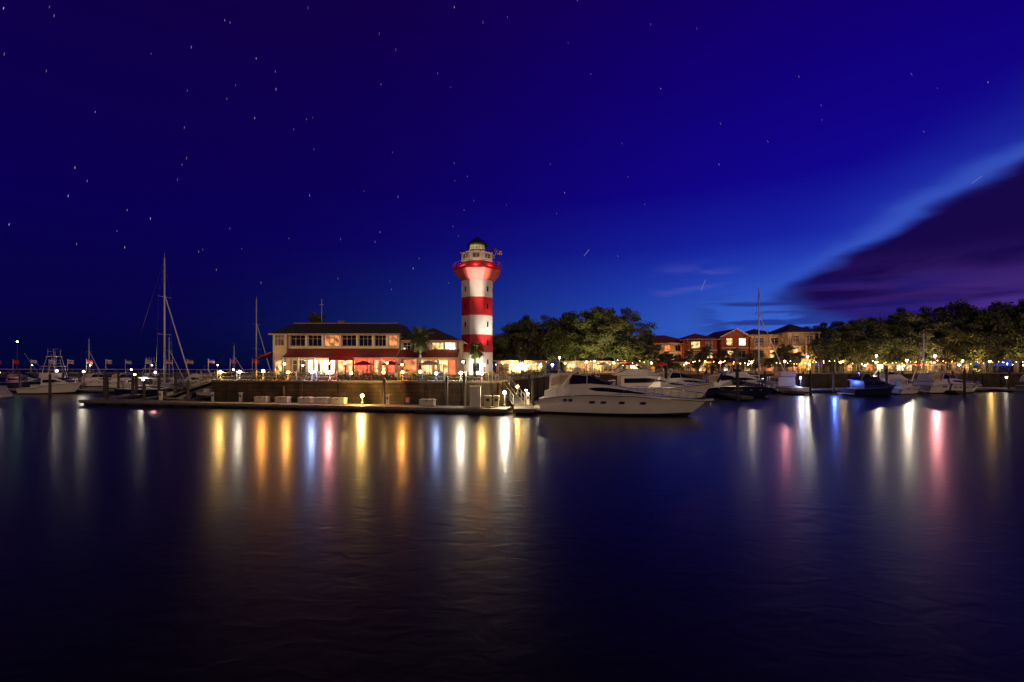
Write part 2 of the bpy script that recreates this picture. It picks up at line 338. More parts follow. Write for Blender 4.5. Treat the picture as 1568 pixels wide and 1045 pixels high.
def restaurant():
    e=empty('waterfront_restaurant',(-40.3,78,GZ))
    w=MB()
    w.box((10.5,6,3.65),(21,12,7.3),PLASTER); w.box((25.9,6.2,3.1),(9.8,10,6.2),PLASTER)
    w.box((1.1,-.6,3.6),(2.3,1.2,7.2),PLASTER)
    w.box((10.5,-.08,4.98),(21.1,.2,.3),TRIM)
    w.build('walls',e)
    r=MB()
    r.face([(-.9,-.95,7.32),(21.3,-.95,7.32),(20.2,2.6,9.35),(1.6,2.6,9.35)],ROOFD)
    r.face([(-.9,-.95,7.32),(1.6,2.6,9.35),(1.6,9.4,9.35),(-.9,12.9,7.32)],ROOFD)
    r.face([(21.3,-.95,7.32),(21.3,12.9,7.32),(20.2,9.4,9.35),(20.2,2.6,9.35)],ROOFD)
    r.face([(-.9,12.9,7.32),(1.6,9.4,9.35),(20.2,9.4,9.35),(21.3,12.9,7.32)],ROOFD)
    r.face([(1.6,2.6,9.35),(20.2,2.6,9.35),(20.2,9.4,9.35),(1.6,9.4,9.35)],ROOFD)
    r.box((10.2,-.98,7.2),(22.3,.08,.26),PLASTER2); r.face([(-.9,-.95,7.31),(-.9,12.9,7.31),(21.3,12.9,7.31),(21.3,-.95,7.31)],TRIM)
    r.beam((1.6,2.6,9.36),(20.2,2.6,9.36),.1,PLASTER2)
    hip(r,20.8,30.8,1.2,11.2,6.25,2.6,.8,ROOFD,fasc=PLASTER2)
    r.build('roof',e)
    a=MB()
    for x0,x1,mt in ((2.3,10.1,ROOFR),(10.1,14.0,AWN),(14.0,21,ROOFR),(21,31.2,ROOFR)):
        yb=0 if x0<21 else 1.15
        a.face([(x0,yb-2.8,3.25),(x1,yb-2.8,3.25),(x1,yb-.02,4.75),(x0,yb-.02,4.75)],mt)
        a.face([(x0,yb-2.8,3.1),(x1,yb-2.8,3.1),(x1,yb-2.8,3.25),(x0,yb-2.8,3.25)],TRIM if mt!=AWN else AWN)
        if mt==AWN: a.box(((x0+x1)/2,yb-2.86,3.1),(x1-x0,.06,.7),AWN)
        k=x0
        while k<=x1+.01:
            a.box((k,yb-2.6,1.6),(.22,.22,3.2),TRIM); k+=(x1-x0)/3
        a.face([(x0,yb-2.8,3.09),(x0,yb-.02,3.3),(x1,yb-.02,3.3),(x1,yb-2.8,3.09)],TRIM)
    a.build('awning',e)
    c=MB(); xs=[.15,2.2,5.2,8.0,11.0,13.9,16.6,19.0,20.9]
    for x in xs: c.box((x,-.22,6.1),(.34,.42,2.4),TRIM)
    for x in (21.2,23.6,26.2,28.6,30.6): c.box((x,1.0,5.2),(.3,.4,1.9),TRIM)
    c.box((10.5,-.3,5.0),(21.2,.55,.22),TRIM)
    c.build('columns',e)
    g=MB()
    for i in range(len(xs)-1):
        xm=(xs[i]+xs[i+1])/2; ww=xs[i+1]-xs[i]-.6
        y=-1.21 if i==0 else 0
        window(g,xm if i else 1.1,y,6.15,ww if i else 1.5,1.75,[WIND,DARKGL,DARKGL,WINO,DARKGL,DARKGL,DARKGL,WINO][i],fr=PLASTER,nx=3)
    for x,k in ((22.4,DARKGL),(24.9,WIND),(27.4,WINW),(29.6,WINB)): window(g,x,1.2,5.1,1.9,1.5,k,nx=3)
    for x,ww,k in ((1.1,1.5,WINW),(3.9,2.2,WIND),(6.6,2.4,WINB),(9.0,1.9,WINB),(11.9,3.0,WINW),(15.2,2.4,WINR),(17.7,1.8,WINW),(19.8,1.6,WINR)):
        window(g,x,-1.21 if x<2 else 0,1.6,ww,2.4,k,nx=3)
    for x,ww,k in ((22.6,2.2,WINO),(25.3,2.2,WINW),(28,2.2,WINW),(29.9,1.0,WINR)): window(g,x,1.2,1.6,ww,2.4,k,nx=2)
    g.build('windows',e)
    m=MB(); m.box((9,6,9.6),(1.1,1.1,.8),PLASTER2); m.box((9,6,10.05),(1.3,1.3,.12),PLASTER2)
    m.beam((5.6,5,8.5),(5.6,5,14.0),.05,ALU); m.beam((5.2,5,13),(6,5,13),.03,ALU)
    m.build('chimney_and_aerial',e)
    for x,k,P in ((4,'w',40),(7.8,'w',220),(11.8,'r',260),(15.3,'r',240),(19,'r',140),(24,'w',80),(28.5,'o',140)):
        point('awning_fill',(x,-1.9 if x<21 else -.8,2.8),COLS[k],P,.15,e)  # lamps added under the awning to brighten the facade
    for x,P in ((1,130),(8,110),(14,100),(20,100),(29,95)):
        spot('facade_fill',(x,-5.2,5.0),(x,0,5.8),(1,.68,.38),P*2.0,110,.9,.2,e)  # spots added in front of the restaurant to brighten its walls
    l=MB(); l.face([(-2.6,-2.0,3.2),(0,-2.0,4.2),(0,2,4.2),(-2.6,2,3.2)],AWN); l.face([(-2.6,-2.0,3.2),(-2.6,-2,2.9),(0,-2,3.9),(0,-2,4.2)],AWN)
    l.box((-2.5,-1.9,1.5),(.12,.12,3),TRIM); l.build('side_awning',e)
restaurant()

def house(name,x,y,w,d,fl,fh,wm,rm,rise,rot=0,seed=1,lit=.5,balc=False,gable=False,nx=None,P=300,W=7,np_=5.5):
    e=empty(name,(x,y,GZ),rot); rr=random.Random(seed); H=fl*fh
    m=MB(); m.box((w/2,d/2,H/2),(w,d,H),wm)
    for f in range(1,fl): m.box((w/2,-.05,f*fh),(w+.1,.12,.22),TRIM)
    if gable:
        m.face([(-.01,-.0,H),(w+.01,0,H),(w/2,0,H+rise)],wm); m.face([(w,d,H),(0,d,H),(w/2,d,H+rise)],wm)
    m.build('walls',e)
    r=MB()
    if gable:
        o=.8; s=rise/(w/2)
        for sg in (-1,1):
            xa=w/2+sg*(w/2+o); za=H-o*s
            r.face([(xa,-o,za),(w/2,-o,H+rise),(w/2,d+o,H+rise),(xa,d+o,za)],rm)
            r.face([(xa,-o,za-.25),(w/2,-o,H+rise-.25),(w/2,-o,H+rise),(xa,-o,za)],TRIM)
            r.face([(xa,-o,za-.25),(w/2,-o,H+rise-.25),(w/2,d+o,H+rise-.25),(xa,d+o,za-.25)],TRIM)
    else: hip(r,0,w,0,d,H,rise,.9,rm,fasc=PLASTER2)
    r.build('roof',e)
    g=MB(); n=nx or int(w/2.8)
    for f in range(fl):
        for i in range(n):
            xc=w*(i+.5+rr.uniform(-.08,.08))/n; k=rr.random(); ww=w/n*rr.uniform(.42,.64)
            pane=rr.choice([WINW,WINO,WINB,WINW]) if k<(lit if f else .7) else rr.choice([WIND,DARKGL])
            window(g,xc,0,f*fh+fh*.48,ww,fh*.55,pane,fr=rr.choice([TRIM,wm]),nx=2)
    g.build('windows',e)
    if balc:
        b=MB()
        for f in range(1,fl):
            b.box((w/2,-.9,f*fh+.02),(w*.96,1.7,.16),PLASTER2)
            for i in range(int(w/.5)+1):
                b.box((w*.02+i*.5*.96,-1.7,f*fh+.6),(.05,.05,1.0),PLASTER2)
            b.box((w/2,-1.7,f*fh+1.1),(w*.96,.09,.08),PLASTER2)
        for i in range(n+1): b.box((w*.02+w*.96*i/n,-1.72,H/2),(.22,.22,H),PLASTER2)
        b.build('balconies',e)
    if P:
        k=2.0
        while k<w:
            point('porch_light',(k,-1.2,fh*.8),rr.choice([COLS['y'],COLS['w'],COLS['o'],COLS['y']]),P*rr.uniform(.5,1.6),.12,e); k+=np_*rr.uniform(.7,1.4)
    if W:
        for k in range(max(1,int(w/10))):
            q=w*(k+.5)/max(1,int(w/10)); spot('facade_fill',(q,-6,2.5),(q,0,H*.75),(1,.56,.24),P*W,95,.9,.2,e)  # added spot that brightens the house front, no fixture built
    return e
house('shop_building',36,126,14,11,3,2.7,PLASTER2,ROOFR,2.4,seed=2,lit=.4,P=210)
house('stucco_house',47,122,8,10,3,3.0,BRICKR,ROOFR,1.8,seed=5,lit=.35,P=270,np_=8)
house('gabled_house',55.8,121,7.2,12,3,3.3,BRICKR,ROOFR,1.8,seed=6,lit=.45,gable=True,nx=2,P=210,np_=8)
house('harbour_apartment_building',63.4,121,8.2,12,3,3.35,PLASTER2,ROOFD,2.0,seed=9,lit=.4,balc=True,P=290,np_=8)
house('harbour_apartment_building',71.6,118,7.0,10,3,3.5,PLASTER,ROOFD,2.6,seed=12,lit=.7,balc=True,P=450,np_=8)
house('shop_row',13,110,21,6,1,3.0,PLASTER2,ROOFD,1.0,seed=21,lit=.9,P=80,rot=.05,W=0,np_=7)
house('shop_row',86,118,38,7,1,3.0,PLASTER2,ROOFR,1.2,seed=22,lit=.9,P=130,rot=.11,W=0,np_=8)
house('shop_row',40,112,26,6,1,2.8,PLASTER2,ROOFR,.9,seed=23,lit=.95,P=120,rot=.1,W=0,np_=8)
house('terrace_pavilion',-3.5,100,11,6,1,3.0,PLASTER2,ROOFD,1.0,seed=25,lit=.95,P=80,W=0)

sl=MB(); rs=random.Random(5)
for (a,b) in (((16,100),(30,101)),((38,101),(56,103)),((60,104),(76,106)),((80,106),(104,109)),((110,111),(130,114)),((-3,93),(8,96))):
    n=int(abs(b[0]-a[0])/1.0)
    for i in range(n):
        t=(i+rs.uniform(-.3,.3))/n; z=4.9+.4*abs(math.sin(t*9))+rs.uniform(-.4,.4)
        sl.ball((a[0]+(b[0]-a[0])*t,a[1]+(b[1]-a[1])*t+rs.uniform(-1,1),z),.075,TINY[rs.choice('wwyo')],n=5)
    m=int(abs(b[0]-a[0])/5)
    for i in range(m+1):
        t=i/m; sl.beam((a[0]+(b[0]-a[0])*t,a[1]+(b[1]-a[1])*t,GZ),(a[0]+(b[0]-a[0])*t,a[1]+(b[1]-a[1])*t,5.5),.05,BLACK)
sl.build('string_lights')

# ------------------------------------------------------------------ trees
def oak_mesh(name,seed,H=15,Wd=8.5,nc=64,lv=170):
    rr=random.Random(seed); m=MB(); fork=H*.2
    m.beam((0,0,-.3),(rr.uniform(-.3,.3),0,fork),.62,BARK,.45,n=9)
    cl=[]
    for i in range(nc):
        a=rr.uniform(0,2*math.pi); u=rr.random()**.5; el=rr.uniform(0,1)
        rad=Wd*u*math.sqrt(max(.05,1-(el*.93)**2)); z=H*.24+(H*.66)*el*(.85+.25*rr.random())
        cl.append(Vector((rad*math.cos(a),rad*math.sin(a),z)))
    for c in cl[::3]:
        mid=Vector((c.x*.45,c.y*.45,fork+(c.z-fork)*.55)); m.beam((0,0,fork-.2),mid,.24,BARK,.14,n=5); m.beam(mid,c,.14,BARK,.04,n=5)
    for c in cl:
        R0=rr.uniform(.9,2.1)
        for k in range(lv):
            d=Vector((rr.gauss(0,1),rr.gauss(0,1),rr.gauss(0,.7))); d=d/d.length*R0*rr.random()**.4
            d.z*=.7; p=c+d; s=rr.uniform(.16,.3)
            u=Vector((rr.gauss(0,1),rr.gauss(0,1),rr.gauss(0,1))).normalized(); v=u.orthogonal().normalized()
            m.face([p-u*s,p-v*s*.6,p+u*s,p+v*s*.6],LEAF)
    o=m.build(name); return o
protos=[oak_mesh('oak_tree',s,H=15,Wd=w) for s,w in ((1,7.5),(2,8.2),(3,6.5),(4,7.2))]
pl=[]
for x,y,s in [(0,110,.84),(6,109,.93),(11.5,112,1.0),(17,114,1.1),(22,112,1.1),(27.5,114,1.12),(31.5,109,.6),(13,120,1.1),(24,121,1.12),(4,122,1.02),(33,118,.8),
              (36,140,.75),(43,142,.75),(38,111,.38),(45,110,.36),(52,112,.4),(60,112,.42),(66,110,.45),(80,124,.84),(79,114,.66),(85,113,.76),(91,121,.95),(92,112,.74),(97,118,.92),(99,112,.76),(104.5,121,1.02),(107,113,.82),(111,119,1.02),(114,113,.88),(116,125,1.16),(121,117,1.08),(128,122,1.22),(132,117,1.12),(137,124,1.28),(144,128,1.32),(94,134,1.0),(107,136,1.1),(122,138,1.25),(138,140,1.4),(150,135,1.4),(162,140,1.4),(84,134,.9),(-1.5,118,.88)]:
    pl.append((x,y,s))
for i,(x,y,s) in enumerate(pl):
    sc=(s*R.uniform(.95,1.15),s*R.uniform(.95,1.12),s*R.uniform(.93,1.05)); a=R.uniform(0,6.28)
    if i<4: o=protos[i]; o.location=(x,y,GZ); o.rotation_euler=(0,0,a); o.scale=sc
    else: dup(protos[i%4],'oak_tree',(x,y,GZ),a,sc)
for x,y,tx,ty,P,c in [(1,97,2,109,5500,(1,.82,.42)),(10,99,11,112,5000,(.97,.88,.42)),(22,101,22,112,4500,(1,.85,.4)),(30,102,28,112,3000,(1,.7,.35)),(84,104,86,114,9000,(1,.70,.30)),(97,105,98,114,10500,(1,.68,.27)),(110,107,110,116,10500,(1,.64,.25)),(122,109,124,119,10500,(1,.66,.28)),(138,112,136,122,10500,(1,.66,.28))]:
    spot('garden_uplight',(x,y,GZ+.3),(tx,ty,GZ+9),c,P,110,.9,.2)
def palm_mesh(name,seed,H=7,Rr=2.2):
    rr=random.Random(seed); m=MB(); prev=Vector((0,0,-.2)); N=8
    for i in range(1,N+1):
        t=i/N; p=Vector((.25*t*t,.1*t,H*t)); m.beam(prev,p,.24-.06*t+.02*(i%2),PBARK,.22-.06*t,n=7); prev=p
    top=prev
    for f in range(44):
        a=rr.uniform(0,2*math.pi); e0=rr.uniform(-.8,1.5); L=Rr*rr.uniform(.8,1.1)
        h=Vector((math.cos(a),math.sin(a),0)); side=Vector((-math.sin(a),math.cos(a),0)); pts=[]
        p=top.copy(); e=e0
        for k in range(7):
            pts.append(p.copy()); p=p+(h*math.cos(e)+Vector((0,0,1))*math.sin(e))*L/6; e-=.15
        for k in range(6):
            m.beam(pts[k],pts[k+1],.025,PLEAF,n=3)
            if k>=1:
                for q in range(4):
                    b=pts[k].lerp(pts[k+1],q/4); w=.75*math.sin(math.pi*min(.95,(k+q/4)/6.3))+.15
                    fw=(pts[k+1]-pts[k]).normalized()
                    for sg in (-1,1):
                        tip=b+side*sg*w*.8+fw*w*.6-Vector((0,0,w*.35)); m.face([b,b+fw*.1,tip],PLEAF)
    return m.build(name)
p0=palm_mesh('palm_tree',1,6.1,2.3); p0.location=(-14.2,70,GZ)
p1=palm_mesh('palm_tree',2,4.8,1.7); p1.location=(-6.9,84,GZ)
dup(p0,'palm_tree',(-41,95,GZ),1.0,(1.2,1.2,1.62))
for x,y,s in [(52,106,.75),(57,105,.8),(61,105,.72),(66,105,.8),(45,105,.8),(40,102,.7),(2,92,.6),(-12,86,.55),(72,106,.75),(34,103,.65),(76,107,.8)]:
    dup(R.choice([p0,p1]),'palm_tree',(x,y,GZ),R.uniform(0,6),s)
for x,y in ((-6.2,81),(-14,66.5)): 
    spot('palm_uplight',(x,y,GZ+.2),(x-.5,y+3.2,GZ+6),(.95,1,.5),1900,70,.8,.1)
def hedge(a,b,h=.9,w=.9,seed=1,dens=120):
    rr=random.Random(seed); m=MB(); a=Vector(a);b=Vector(b);L=(b-a).length
    for k in range(int(L*dens)):
        t=rr.random(); p=a+(b-a)*t; bump=.75+.35*math.sin(t*L*1.7+seed)*math.sin(t*L*.6)
        q=Vector((p.x+rr.gauss(0,w/3),p.y+rr.gauss(0,w/3),GZ+h*bump*rr.random()**.6)); s=rr.uniform(.06,.14)
        u=Vector((rr.gauss(0,1),rr.gauss(0,1),rr.gauss(0,1))).normalized(); v=u.orthogonal().normalized()
        m.face([q-u*s,q-v*s*.6,q+u*s,q+v*s*.6],HEDGE)
    m.build('hedge')
hedge((-31,54),(-24,53.2),1.3,1.2,1); hedge((-20,53),(-13,52),1.0,1.0,2); hedge((-11,51),(-4,50),1.2,1.0,3)
hedge((-36,72),(-14,72),1.3,1.4,4,70); hedge((0,62),(6,82),1.2,1.2,5,70); hedge((12,96),(40,99),1.8,1.5,6,60); hedge((44,99),(72,102),1.6,1.5,8,60); hedge((74,103),(118,109),2.0,1.8,7,60)

def umbrella(x,y,z,opened,mt):
    m=MB(); m.beam((0,0,0),(0,0,2.6),.04,TRIM); m.lathe((0,0,0),[(.3,0,BLACK),(.3,.08,BLACK),(.01,.1,BLACK)],8)
    if opened: m.lathe((0,0,0),[(1.5,1.95,mt),(1.52,2.1,mt),(.8,2.4,mt),(.02,2.65,mt)],8)
    else: m.lathe((0,0,0),[(.08,1.0,mt),(.24,1.15,mt),(.2,1.7,mt),(.1,2.4,mt),(.01,2.75,mt)],8)
    m.build('patio_umbrella',None,(x,y,z))
for x,y,o,mt in [(-20.5,66,0,CREAM),(-18.6,64,0,CREAM),(-17,67,0,CREAM),(-22.5,69,1,REDP),(-19,71.5,1,REDP),(-25,65,0,CREAM),(-12,66,1,CREAM),(-10,62,0,CREAM),(-28,66,0,CREAM),(20,100,1,CREAM),(26,101,1,REDP),(33,101,1,REDP),(90,108,1,CREAM),(94,108,1,TRIM),(98,109,1,REDP),(103,110,1,CREAM)]:
    umbrella(x,y,GZ,o,mt)
def table(x,y):
    m=MB(); m.lathe((0,0,0),[(.02,0,BLACK),(.25,.02,BLACK),(.04,.08,BLACK),(.04,.72,TRIM),(.55,.72,TRIM),(.55,.76,TRIM),(.01,.765,TRIM)],10)
    for a in range(4):
        t=a*math.pi/2; cx,cy=.9*math.cos(t),.9*math.sin(t)
        m.box((cx,cy,.45),(.42,.42,.05),TRIM,t); m.box((cx+.2*math.cos(t),cy+.2*math.sin(t),.7),(.05,.42,.5),TRIM,t)
        for dx in (-.17,.17):
            for dy in (-.17,.17): m.box((cx+dx,cy+dy,.21),(.04,.04,.42),TRIM)
    m.build('cafe_table',None,(x,y,GZ))
for x,y in [(-20.5,63),(-17,64.5),(-24,63),(-13,64),(-10,64),(-28,63),(-31,65),(-15,60),(-7,70),(-3,72)]: table(x,y)
for x,y,k,P in [(-34,74,'y',60),(-27,73.5,'y',0),(-20,73.5,'p',80),(-22,60,'y',60),(-14,58,'y',60),(-6,56,'y',80),(-29,58,'y',60),(-4,66,'w',80),(0,76,'w',80),(3,84,'w',120),(-25,62,'y',0),(-9,60,'w',0),(-17,62,'y',0)]:
    lamp(x,y,GZ,GZ+2.1+R.uniform(-.3,.3),k,P,.12)

# ------------------------------------------------------------------ docks
def dock(name,a,b,w,z=.55):
    a=Vector(a);b=Vector(b);L=(b-a).length;rot=math.atan2(b.y-a.y,b.x-a.x); m=MB(); n=int(L/.3)
    for i in range(n):
        m.box((L*(i+.5)/n,0,z-.03+R.uniform(-.004,.004)),(L/n-.02,w,.06),PLANK)
    m.box((L/2,0,z-.2),(L,w-.04,.26),FLOAT)
    for s in (-1,1): m.box((L/2,s*(w/2+.04),z-.12),(L,.08,.22),PLANK)
    for i in range(int(L/3)): m.box((L*(i+.5)/int(L/3),0,.1),(2.2,w-.3,.55),BOTTOM)
    return m.build(name,None,(a.x,a.y,0),rot)
dock('floating_dock',(-49.2,53.2),(-.3,42.3),2.4)
dock('floating_dock',(1.1,41.3),(1.3,62),1.7)
dock('floating_dock',(-49,54.6),(-56,74),2.2)
dock('floating_dock',(-44,54),(-47,64),1.2)
dock('floating_dock',(-38,53),(-39.5,62),1.2)
dock('floating_dock',(-56,74),(-110,80),2.2)
dock('floating_dock',(14,72),(120,84),2.2)
dock('floating_dock',(30,58),(30,72),1.4)
for x in (44,57,70,84,97): dock('floating_dock',(x,64+x*.1),(x,75+x*.1),1.2)
def piling(x,y,zt,r=.17,cap=None):
    m=MB(); m.beam((0,0,-2),(0,0,zt),r*1.05,PILE,r*.92,n=10); m.lathe((0,0,0),[(r*.95,zt+.002,cap or BLACK),(.02,zt+.28,cap or BLACK)],10)
    m.build('dock_piling',None,(x,y,0))
for x,y,z in [(-48.6,54.6,2.9),(-43,53.2,2.5),(-37,52,2.6),(-30,50.3,2.2),(-24.5,49,2.4),(-13,46.3,3.0),(-6.5,45.2,3.3),(-4.7,44.8,3.4),(-39.8,62,3),(-47.3,64,3),(-52,63,3),(-56.5,73,3.2),(-64,74,3.2),(-72,73,3.2),(-80,74,3.2),(-88,75,3.2),(-96,76,3.2),
   (2.2,48,2.9),(2.1,55,3),(2.3,61.5,3),(20.3,60,4.4),(28.9,58.3,4.1),(29,66,4),(30.9,72.5,3.6),(44.6,68,3.6),(48,75,3.4),(57.6,70,3.8),(62,77,3.4),(70.6,71,3.8),(76,78.5,3.4),(84.6,72,4.0),(85.2,78,3.6),(97.6,74,4),(104,80,3.5),(36,73,3.4),(41,73.8,3.4),(53,75,3.4),(66,77,3.4),(90,80,3.4),(79,78,3.4),(111,82,3.5),
   (-42,70,3),(-36,66,3),(-60,67,3),(-67,66,3.1),(-93,67,3),(-45,58,3),(-54,68,3.1),(-50,60,3),(-76,80,3.2),(-68,82,3.2),(-84,82,3.2)]:
    piling(x,y,z)
def docky(x): return 53.2-(x+49.2)*10.9/48.9
def dockbox(x,y,w=1.5,rot=-.22):
    m=MB(); m.box((0,0,.28),(w,.6,.5),DECK); m.box((0,0,.57),(w+.08,.68,.07),DECK); m.box((0,.05,.63),(w*.9,.5,.05),DECK); m.box((0,-.36,.5),(.15,.04,.1),BLACK)
    m.build('dock_box',None,(x,y,.55),rot)
for x in (-26.8,-24.3,-21.6,-19.7,-17.8,-8.3): dockbox(x,docky(x)+.65)
for x in (30.2,57.2,84.2): dockbox(x,72,1.2,.1)
def pedestal(x,y,h=1.1,w=.35,mt=TRIM,k=None):
    m=MB(); m.box((0,0,h/2),(w,w*.8,h),mt); m.box((0,0,h+.04),(w+.08,w*.8+.08,.08),mt); m.box((0,-w*.4-.02,h*.7),(w*.6,.03,h*.25),BLACK if w<.9 else DECK)
    if k: m.box((0,0,h+.14),(w*.6,w*.5,.1),BULB[k])
    m.build('power_pedestal',None,(x,y,.55))
pedestal(-3.5,docky(-3.5)+.5,1.9,1.0,DECK); pedestal(-2.3,docky(-2.3)+.5,1.0,.6,YELL); pedestal(-1.5,docky(-1.5)+.5,1.0,.5,YELL)
pedestal(1.6,46,1.0,.3,TRIM,'w'); pedestal(1.6,52,1.0,.3,TRIM,'w')
for x in (-33,-29.5,-12.5,-40): pedestal(x,docky(x)+.7,.95,.28,TRIM)
lamp(-15.1,docky(-15.1)+.3,.55,1.45,'y',950,.16,name='dock_lamp')
lamp(-.7,43.6,.55,1.9,'w',800,.14,name='dock_lamp')
lamp(.6,49.5,.55,2.2,'y',350,.14,name='dock_lamp')
m=MB(); m.box((0,0,.5),(.35,.25,.6),REDP); m.box((0,-.14,.5),(.25,.02,.35),TRIM); m.beam((0,0,-.0),(0,0,.2),.05,BLACK); m.build('fire_extinguisher_cabinet',None,(-10.4,docky(-10.4)+.7,.55))
def gangway(a,b,w=1.2,mt=RAILALU):
    a=Vector(a);b=Vector(b);m=MB();d=(b-a);s=Vector((-d.y,d.x,0)).normalized()*w/2
    m.face([a-s,b-s,b+s,a+s],PLANK)
    for q in (-s,s):
        up=Vector((0,0,.95)); m.beam(a+q,b+q,.06,mt); m.beam(a+q+up,b+q+up,.04,mt); m.beam(a+q+up*.5,b+q+up*.5,.02,mt)
        for i in range(7):
            p=a.lerp(b,i/6)+q; m.beam(p,p+up,.028,mt)
    m.build('gangway')
gangway((-1.2,49.8,2.75),(.7,45.0,.65))
gangway((-35,58,2.8),(-42,55,.7),mt=PLANK)
gangway((-33.6,52.2,2.8),(-40,53.2,.7),mt=PLANK)

# ------------------------------------------------------------------ boats
def interp(st,x):
    if x<=st[0][0]: return st[0][1:]
    for a,b in zip(st,st[1:]):
        if x<=b[0]:
            t=(x-a[0])/(b[0]-a[0]+1e-9); return tuple(a[i]+(b[i]-a[i])*t for i in range(1,len(a)))
    return st[-1][1:]
def hullmesh(m,L,B,sheer,hm=WHITE,dm=DECK,rake=1.6,stripe=NAVY,N=26,transom=.92):
    def half(t): return B/2*(transom+(1-transom)*min(t/.35,1))*(1-max(0,(t-.42)/.58)**2.5)+.015
    rows=[];deck=[]
    for i in range(N+1):
        t=i/N; h=half(t); zs=interp(sheer,t)[0]; k=t**3
        pts=[(0,-.55+.45*k),(.70*h,-.05+.25*k),(.80*h,.10+.15*k),(.83*h,.20+.15*k),(.90*h,zs*.55),(.985*h,zs*.88),(1.01*h,zs*.91),(1.01*h,zs*.95),(.99*h,zs)]
        if t>.45:
            q=(t-.45)/.55
            pts=[(y*(1-.45*q*q*(1-z/zs) if z<zs else 1),z) for y,z in pts]
        row=[(L*t-rake*(1-max(z,-.3)/zs)*k, y, z) for y,z in pts]
        rows.append([(x,-y,z) for x,y,z in reversed(row)]+row[1:]); deck.append((L*t,h*.97,zs))
    nc=len(rows[0])
    def mf(a,b):
        j=b if b<8 else nc-2-b
        return [hm,STEEL,hm,hm,hm,stripe,BOTTOM,BOTTOM][min(j,7)]
    m.grid(rows,mf,True)
    m.face(list(reversed(rows[0])),hm)
    m.grid([[(x,-y,z-.01),(x,0,z+.06),(x,y,z-.01)] for x,y,z in deck],lambda a,b:dm,True)
    return half
def cabin(m,st,mside,mtop,ends=(None,None),segmats=None):
    for i,(a,b) in enumerate(zip(st,st[1:])):
        for s in (-1,1):
            q=[(a[0],s*a[1],a[3]),(b[0],s*b[1],b[3]),(b[0],s*b[2],b[4]),(a[0],s*a[2],a[4])]
            m.face(q if s<0 else q[::-1],mside)
        mt=(segmats or {}).get(i,mtop)
        cz=.05
        m.face([(a[0],-a[2],a[4]),(b[0],-b[2],b[4]),(b[0],0,b[4]+cz),(a[0],0,a[4]+cz)],mt); m.face([(a[0],0,a[4]+cz),(b[0],0,b[4]+cz),(b[0],b[2],b[4]),(a[0],a[2],a[4])],mt)
    for k,e in ((0,st[0]),(1,st[-1])):
        m.face([(e[0],-e[1],e[3]),(e[0],e[1],e[3]),(e[0],e[2],e[4]),(e[0],-e[2],e[4])],ends[k] or mside)
def strip(m,st,x0,x1,f0,f1,mt,oval=False,n=14,off=.015,tf=0,ta=0):
    for s in (-1,1):
        lo=[];hi=[]
        for i in range(n+1):
            u=i/n; x=x0+(x1-x0)*u; wb,wt,zb,zt=interp(st,x); c=(f0+f1)/2; h=(f1-f0)/2
            if oval: h*=max(.02,1-abs(2*u-1)**2.6)**.5
            else: h*=min(1, (1-u)/tf if tf else 1, u/ta if ta else 1)+.01
            for f,arr in ((c-h,lo),(c+h,hi)): arr.append((x,s*(wb+(wt-wb)*f+off),zb+(zt-zb)*f))
        for i in range(n):
            q=[lo[i],lo[i+1],hi[i+1],hi[i]]; m.face(q if s<0 else q[::-1],mt)
def rail(m,half,L,sheer,t0,t1,h,n=10,mt=STEEL):
    for s in (-1,1):
        prev=None
        for i in range(n+1):
            t=t0+(t1-t0)*i/n; zs=interp(sheer,t)[0]; y=s*half(t)*.93; b=(L*t,y,zs); tp=(L*t+.12,y,zs+h*min(1,.3+i*.5)); m.beam(b,tp,.02,mt,n=4)
            if prev: m.beam(prev,tp,.028,mt,n=4)
            prev=tp
